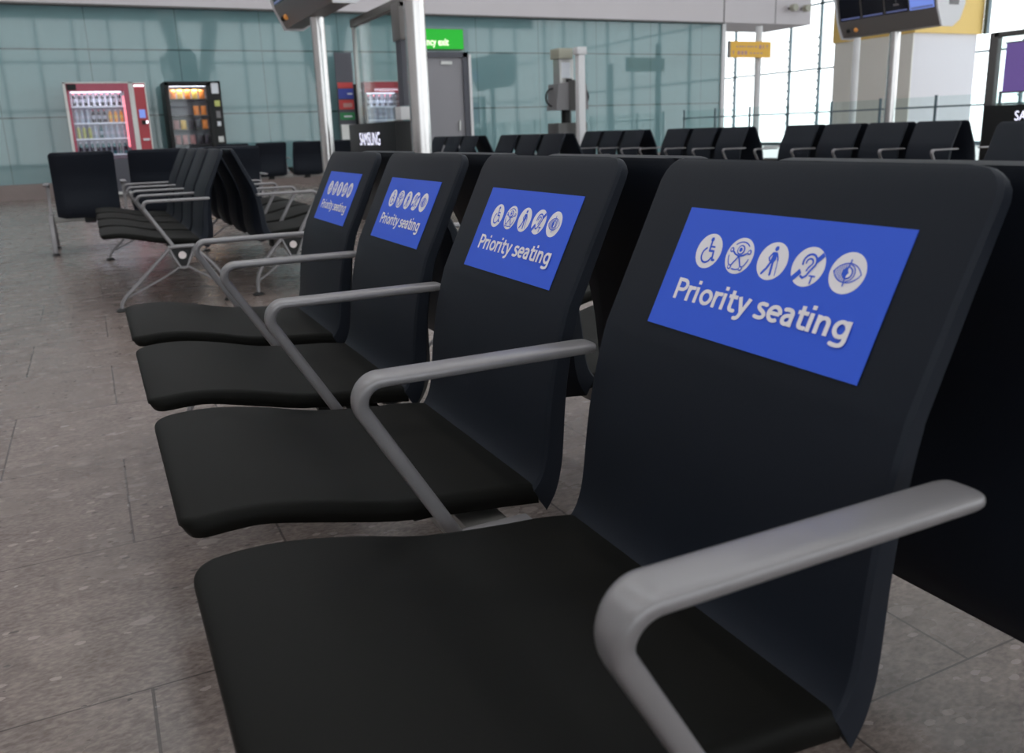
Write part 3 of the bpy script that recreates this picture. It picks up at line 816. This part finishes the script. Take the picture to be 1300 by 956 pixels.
bm = B(); add_text(bm, 'Emergency exit', lambda u, y: (.03 + u * .955, -.004, .075 + y * .145), 0, bold=.016)
put('lettering', finish(bm, 'lettering', ['exit_text']), t)
# the small running figure at the left end of the sign
bm = B(); pl = []
stroke(pl, [(.10, .33), (.12, .25), (.06, .19)], .03); stroke(pl, [(.12, .25), (.18, .22), (.19, .17)], .03); stroke(pl, [(.05, .31), (.10, .32), (.16, .28)], .02); pl.append(dot(.12, .365, .02))
for p in pl: bm.faces.new([bm.verts.new((q.x, -.003, q.y)) for q in p])
put('running_figure', finish(bm, 'running_figure', ['exit_text']), t)

# ------------------------------------------------------------------ charging kiosks
def kiosk(loc, label, screen, L=1.62):
    # local y runs from the near end (0) to the far end (L); shows its long face to -x
    t = thing('charging_kiosk', label, 'charging kiosk', loc)
    put('base_cabinet', boxes('base_cabinet', ['black'], (-.14, .14, .02, L - .02, 0, 1.02), bev=.01), t)
    if screen:
        fr = put('upright_frame', boxes('upright_frame', ['dark'], (-.05, .05, L - .07, L + .06, 0, 2.03), (-.05, .05, 0, L, 1.96, 2.03), (-.05, .05, -.05, .05, 0, 2.03), bev=.006), t)
        put('screen', boxes('screen', ['purple', 'dark', 'bag_d'], (-.07, -.05, .35, L - .22, 1.20, 1.86, 0), (-.072, .0, .33, L - .20, 1.18, 1.20, 1), (-.072, .0, .33, L - .20, 1.86, 1.88, 1), (-.073, -.069, .55, .80, 1.25, 1.70, 2)), t)
    else:
        fr = put('upright_frame', boxes('upright_frame', ['fids', 'steel'], (-.03, .03, 0, L + .02, 2.04, 2.12), (-.02, .02, L - .06, L, 1.02, 2.04, 1), (-.04, .04, .0, .22, 1.75, 2.08, 0), bev=.004), t)
        put('side_panel', boxes('side_panel', ['doorf'], (-.03, .03, .02, .17, 1.16, 2.02)), t)
        put('socket_box', boxes('socket_box', ['polew'], (-.08, .05, .0, .16, 1.03, 1.15), bev=.006), t)
    put('glass_panel', boxes('glass_panel', ['glassg'], (-.006, .006, .17 if not screen else .05, L - .06, 1.02, 2.04 if not screen else 1.96)), t)
    bm = B(); y0 = L - .42 if not screen else L - .50
    add_text(bm, 'SAMSUNG', lambda u, y: (-.143, y0 - u * .70, .80 + y * .135), 0, bold=-.004)
    put('lettering', finish(bm, 'lettering', ['led_text']), t)
kiosk((2.80, 7.86, 0), 'glass charging kiosk with black base and lit lettering left of the exit sign', False)
kiosk((12.0, 6.90, 0), 'dark framed kiosk with purple screen at the right edge of the view', True, 1.55)

# ------------------------------------------------------------------ flight boards and posts
def board(loc, L, label, lit):
    t = thing('flight_board', label, 'display board', loc)
    prof = [(0, 0), (.20, 0), (.34, .09), (.42, .30), (.42, .80), (.30, .95), (-.20, .95), (-.20, .60), (-.115, .235)]
    bm = B(); prism(bm, prof, .03, L - .03)
    put('housing', finish(bm, 'housing', ['fids'], angle=20), t)
    cap = [(-.02, -.02), (.21, -.02), (.36, .08), (.45, .30), (.45, .82), (.32, .98), (-.225, .98), (-.225, .60), (-.135, .235)]
    for y0, y1 in ((0, .03), (L - .03, L)):
        bm = B(); prism(bm, cap, y0, y1); prism(bm, [(.10, .28), (.30, .28), (.34, .60), (.06, .60)], y0 - .004 if y0 == 0 else y1, y0 if y0 == 0 else y1 + .004, 1)
        put('end_cap', finish(bm, 'end_cap', ['fidsw', 'greyp'], angle=20), t, label='white end cap')
    n = 4; gap = .03; w = (L - .12) / n
    d = Vector((-.085, 0, .365)).normalized()
    for i in range(n):
        y0 = .06 + i * w + gap / 2; y1 = y0 + w - gap
        bm = B()
        def quad(a, b_, c, e, o, mi):
            n_ = Vector((-d.z, 0, d.x))
            pts = [Vector((-.115, a, .235)) + d * c + n_ * o, Vector((-.115, b_, .235)) + d * c + n_ * o, Vector((-.115, b_, .235)) + d * e + n_ * o, Vector((-.115, a, .235)) + d * e + n_ * o]
            back = [p - n_ * .006 for p in pts]
            rings(bm, [[tuple(p) for p in back], [tuple(p) for p in pts]], mi)
        quad(y0, y1, .015, .36, .006, 1 if (lit and i == 0) else 0)
        quad(y0 + .02, y1 - .02, .03, .055, .008, 2)
        if lit and i == 1:
            quad(y0 + .16, y1 - .16, .12, .15, .008, 3); quad(y0 + .20, y1 - .20, .17, .22, .008, 3)
        put('screen', finish(bm, 'screen', ['screen', 'screen_on', 'screen_bar', 'greyp'], angle=20), t, label='lit blue screen' if (lit and i == 0) else None)
    for k in range(2):
        n_ = Vector((-.235, 0, -.115)).normalized()
        p = Vector((-.05, L - .18 - k * .16, .10)) + n_ * .004
        bm = B(); bmesh.ops.create_icosphere(bm, subdivisions=2, radius=.035, matrix=Matrix.Translation(p))
        put('indicator', finish(bm, 'indicator', ['orange_led'] if k else ['black']), t)
    return t
board((2.42, 8.74, 2.2), 2.34, 'dark flight information board at top left, on a steel pole', False)
board((11.56, 9.0, 2.2), 1.9, 'flight information board at top right with one lit blue screen', True)

def pole(x, y, r, z1, label, m='pole', flange=True, group=None):
    t = thing('steel_pole' if m == 'pole' else 'white_post', label, 'pole', (x, y, 0))
    bm = B(); cyl(bm, (0, 0), r, .012, z1, 32)
    put('shaft', finish(bm, 'shaft', [m]), t)
    bm = B(); cyl(bm, (0, 0), r + .06, 0, .012, 32)
    put('base_plate', finish(bm, 'base_plate', ['steel']), t)
pole(2.53, 9.95, .078, 2.198, 'brushed steel pole carrying the top left flight board')
pole(2.76, 7.45, .092, CEIL - .01, 'thickest brushed steel pole, beside the glass charging kiosk')
pole(11.66, 9.92, .082, 2.198, 'steel pole carrying the top right flight board')
pole(14.1, 12.90, .065, 2.7, 'slim white post left of the pole under the right flight board', 'polew')
pole(13.9, 15.50, .075, 2.98, 'white post carrying the yellow hanging sign', 'polew')

# yellow sign on the white post
t = thing('direction_sign', 'yellow direction sign on the white post by the windows', 'sign', (12.95, 15.38, 2.30))
put('panel', boxes('panel', ['yellow', 'greyp'], (.05, 1.21, 0, .04, 0, .345), (.0, .05, 0, .05, -.005, .35, 1)), t)
bm = B()
def gl(x, z, w, h): box(bm, x, x + w, -.003, .0, z, z + h)
for i in range(8): gl(.22 + i * .075, .215, .05 if i % 3 else .03, .035)
gl(.86, .19, .07, .08); gl(.97, .19, .03, .08); gl(1.08, .20, .02, .07); gl(1.06, .25, .06, .02)
for i in range(3): gl(.25 + i * .10, .06, .07, .08)
for i in range(4): gl(.60 + i * .10, .08, .06, .03)
gl(.12, .06, .02, .08); gl(.10, .12, .06, .02)
put('marks', finish(bm, 'marks', ['bag_p']), t)

# handled grey kiosk with a column
t = thing('handled_kiosk', 'grey kiosk with black side handles on a dark base in front of the green wall', 'kiosk', (7.72, 13.5, 0))
bm = B(); box(bm, -.14, .14, -.10, .14, 1.60, 2.08, bev=.01)
put('mast', finish(bm, 'mast', ['steel']), t)
put('notice', boxes('notice', ['capw'], (-.11, .06, -.108, -.099, 1.76, 2.02)), t, label='white notice')
put('recess', boxes('recess', ['black'], (-.02, .10, -.110, -.099, 1.60, 1.75)), t)
put('top_cap', boxes('top_cap', ['cap'], (-.17, .10, -.14, .18, 2.08, 2.25), bev=.006), t)
bm = B(); prism(bm, [(-.27, 1.22), (.38, 1.22), (.34, 1.66), (.08, 1.70), (-.23, 1.66)], -.19, .16)
put('body', finish(bm, 'body', ['greyp'], angle=20), t)
put('seam_panel', boxes('seam_panel', ['dark'], (-.02, .10, -.205, -.19, 1.20, 1.72)), t)
for s, x0 in ((-1, -.24), (1, .36)):
    bm = B(); pts = [(x0 + s * .13 * math.sin(a * PI / 10), 1.44 + .15 * math.cos(a * PI / 10)) for a in range(11)]
    sweep(bm, pts, lambda i: .02, lambda i: .014)
    put('handle', finish(bm, 'handle', ['black']), t)
bm = B(); cyl(bm, (.02, -.02), .09, .90, 1.22, 16)
put('neck', finish(bm, 'neck', ['black']), t)
put('base', boxes('base', ['dark'], (-.24, .34, -.20, .20, 0, 1.00), bev=.01), t)
t = thing('kiosk_column', 'square white column standing right in front of the grey handled kiosk', 'column', (7.81, 13.1, 0))
put('shaft', boxes('shaft', ['polew'], (-.065, .065, -.065, .065, 0, 2.12), bev=.012), t)
put('top_block', boxes('top_block', ['polew'], (-.09, .09, -.08, .08, 2.12, 2.24), bev=.006), t)

# two spotlights on the bulkhead
for i, x in enumerate((16.45, 16.88)):
    t = thing('spotlight', ('left' if i == 0 else 'right') + ' one of two small round spotlights on the white bulkhead', 'spotlight', (x, WY - .12, 3.66), 0, None)
    bm = B(); cyl(bm, (0, 0), .03, -.10, 0, 12, axis='y'); put('arm', finish(bm, 'arm', ['dark']), t)
    bm = B(); cyl(bm, (0, -.0), .085, -.24, -.10, 20, axis='y'); put('head', finish(bm, 'head', ['cap']), t)

# cream block with yellow top
bm = B(); box(bm, 21.3, 21.34, 17.5, 20.35, 0, 3.19); box(bm, 21.34, 24.0, 17.5, 20.35, 0, 3.19, 1)  # left face coloured apart and lightened because it lies in shade
st = struct('wall_block', finish(bm, 'wall_block', ['beige', 'lilac']))
bm = B(); box(bm, 21.26, 24.1, 17.42, 20.4, 3.19, CEIL); struct('yellow_top', finish(bm, 'yellow_top', ['yband']), st)
bm = B(); box(bm, 24.11, 24.25, 17.30, 17.42, 3.19, CEIL); struct('trim_3', finish(bm, 'trim_3', ['mull']))

# glass balustrade
t = thing('glass_balustrade', 'clear glass balustrade with slim posts and rail before the windows', 'balustrade', (13.0, 0, 0))
y = 4.42
py = []
while y < 17.3: py.append(y); y += 1.142
for y in py:
    put('post', boxes('post', ['mull'], (-.015, .015, y - .02, y + .02, 0, 1.24)), t)
put('rail', boxes('rail', ['mull'], (-.05, -.015, py[0], py[-1], 1.035, 1.062)), t)
put('base_channel', boxes('base_channel', ['steel'], (.016, .06, py[0], py[-1], 0, .08)), t)
for a, b_ in zip(py[:-1], py[1:]):
    put('glass_panel', boxes('glass_panel', ['glassg'], (.018, .03, a + .03, b_ - .03, .08, 1.22)), t)
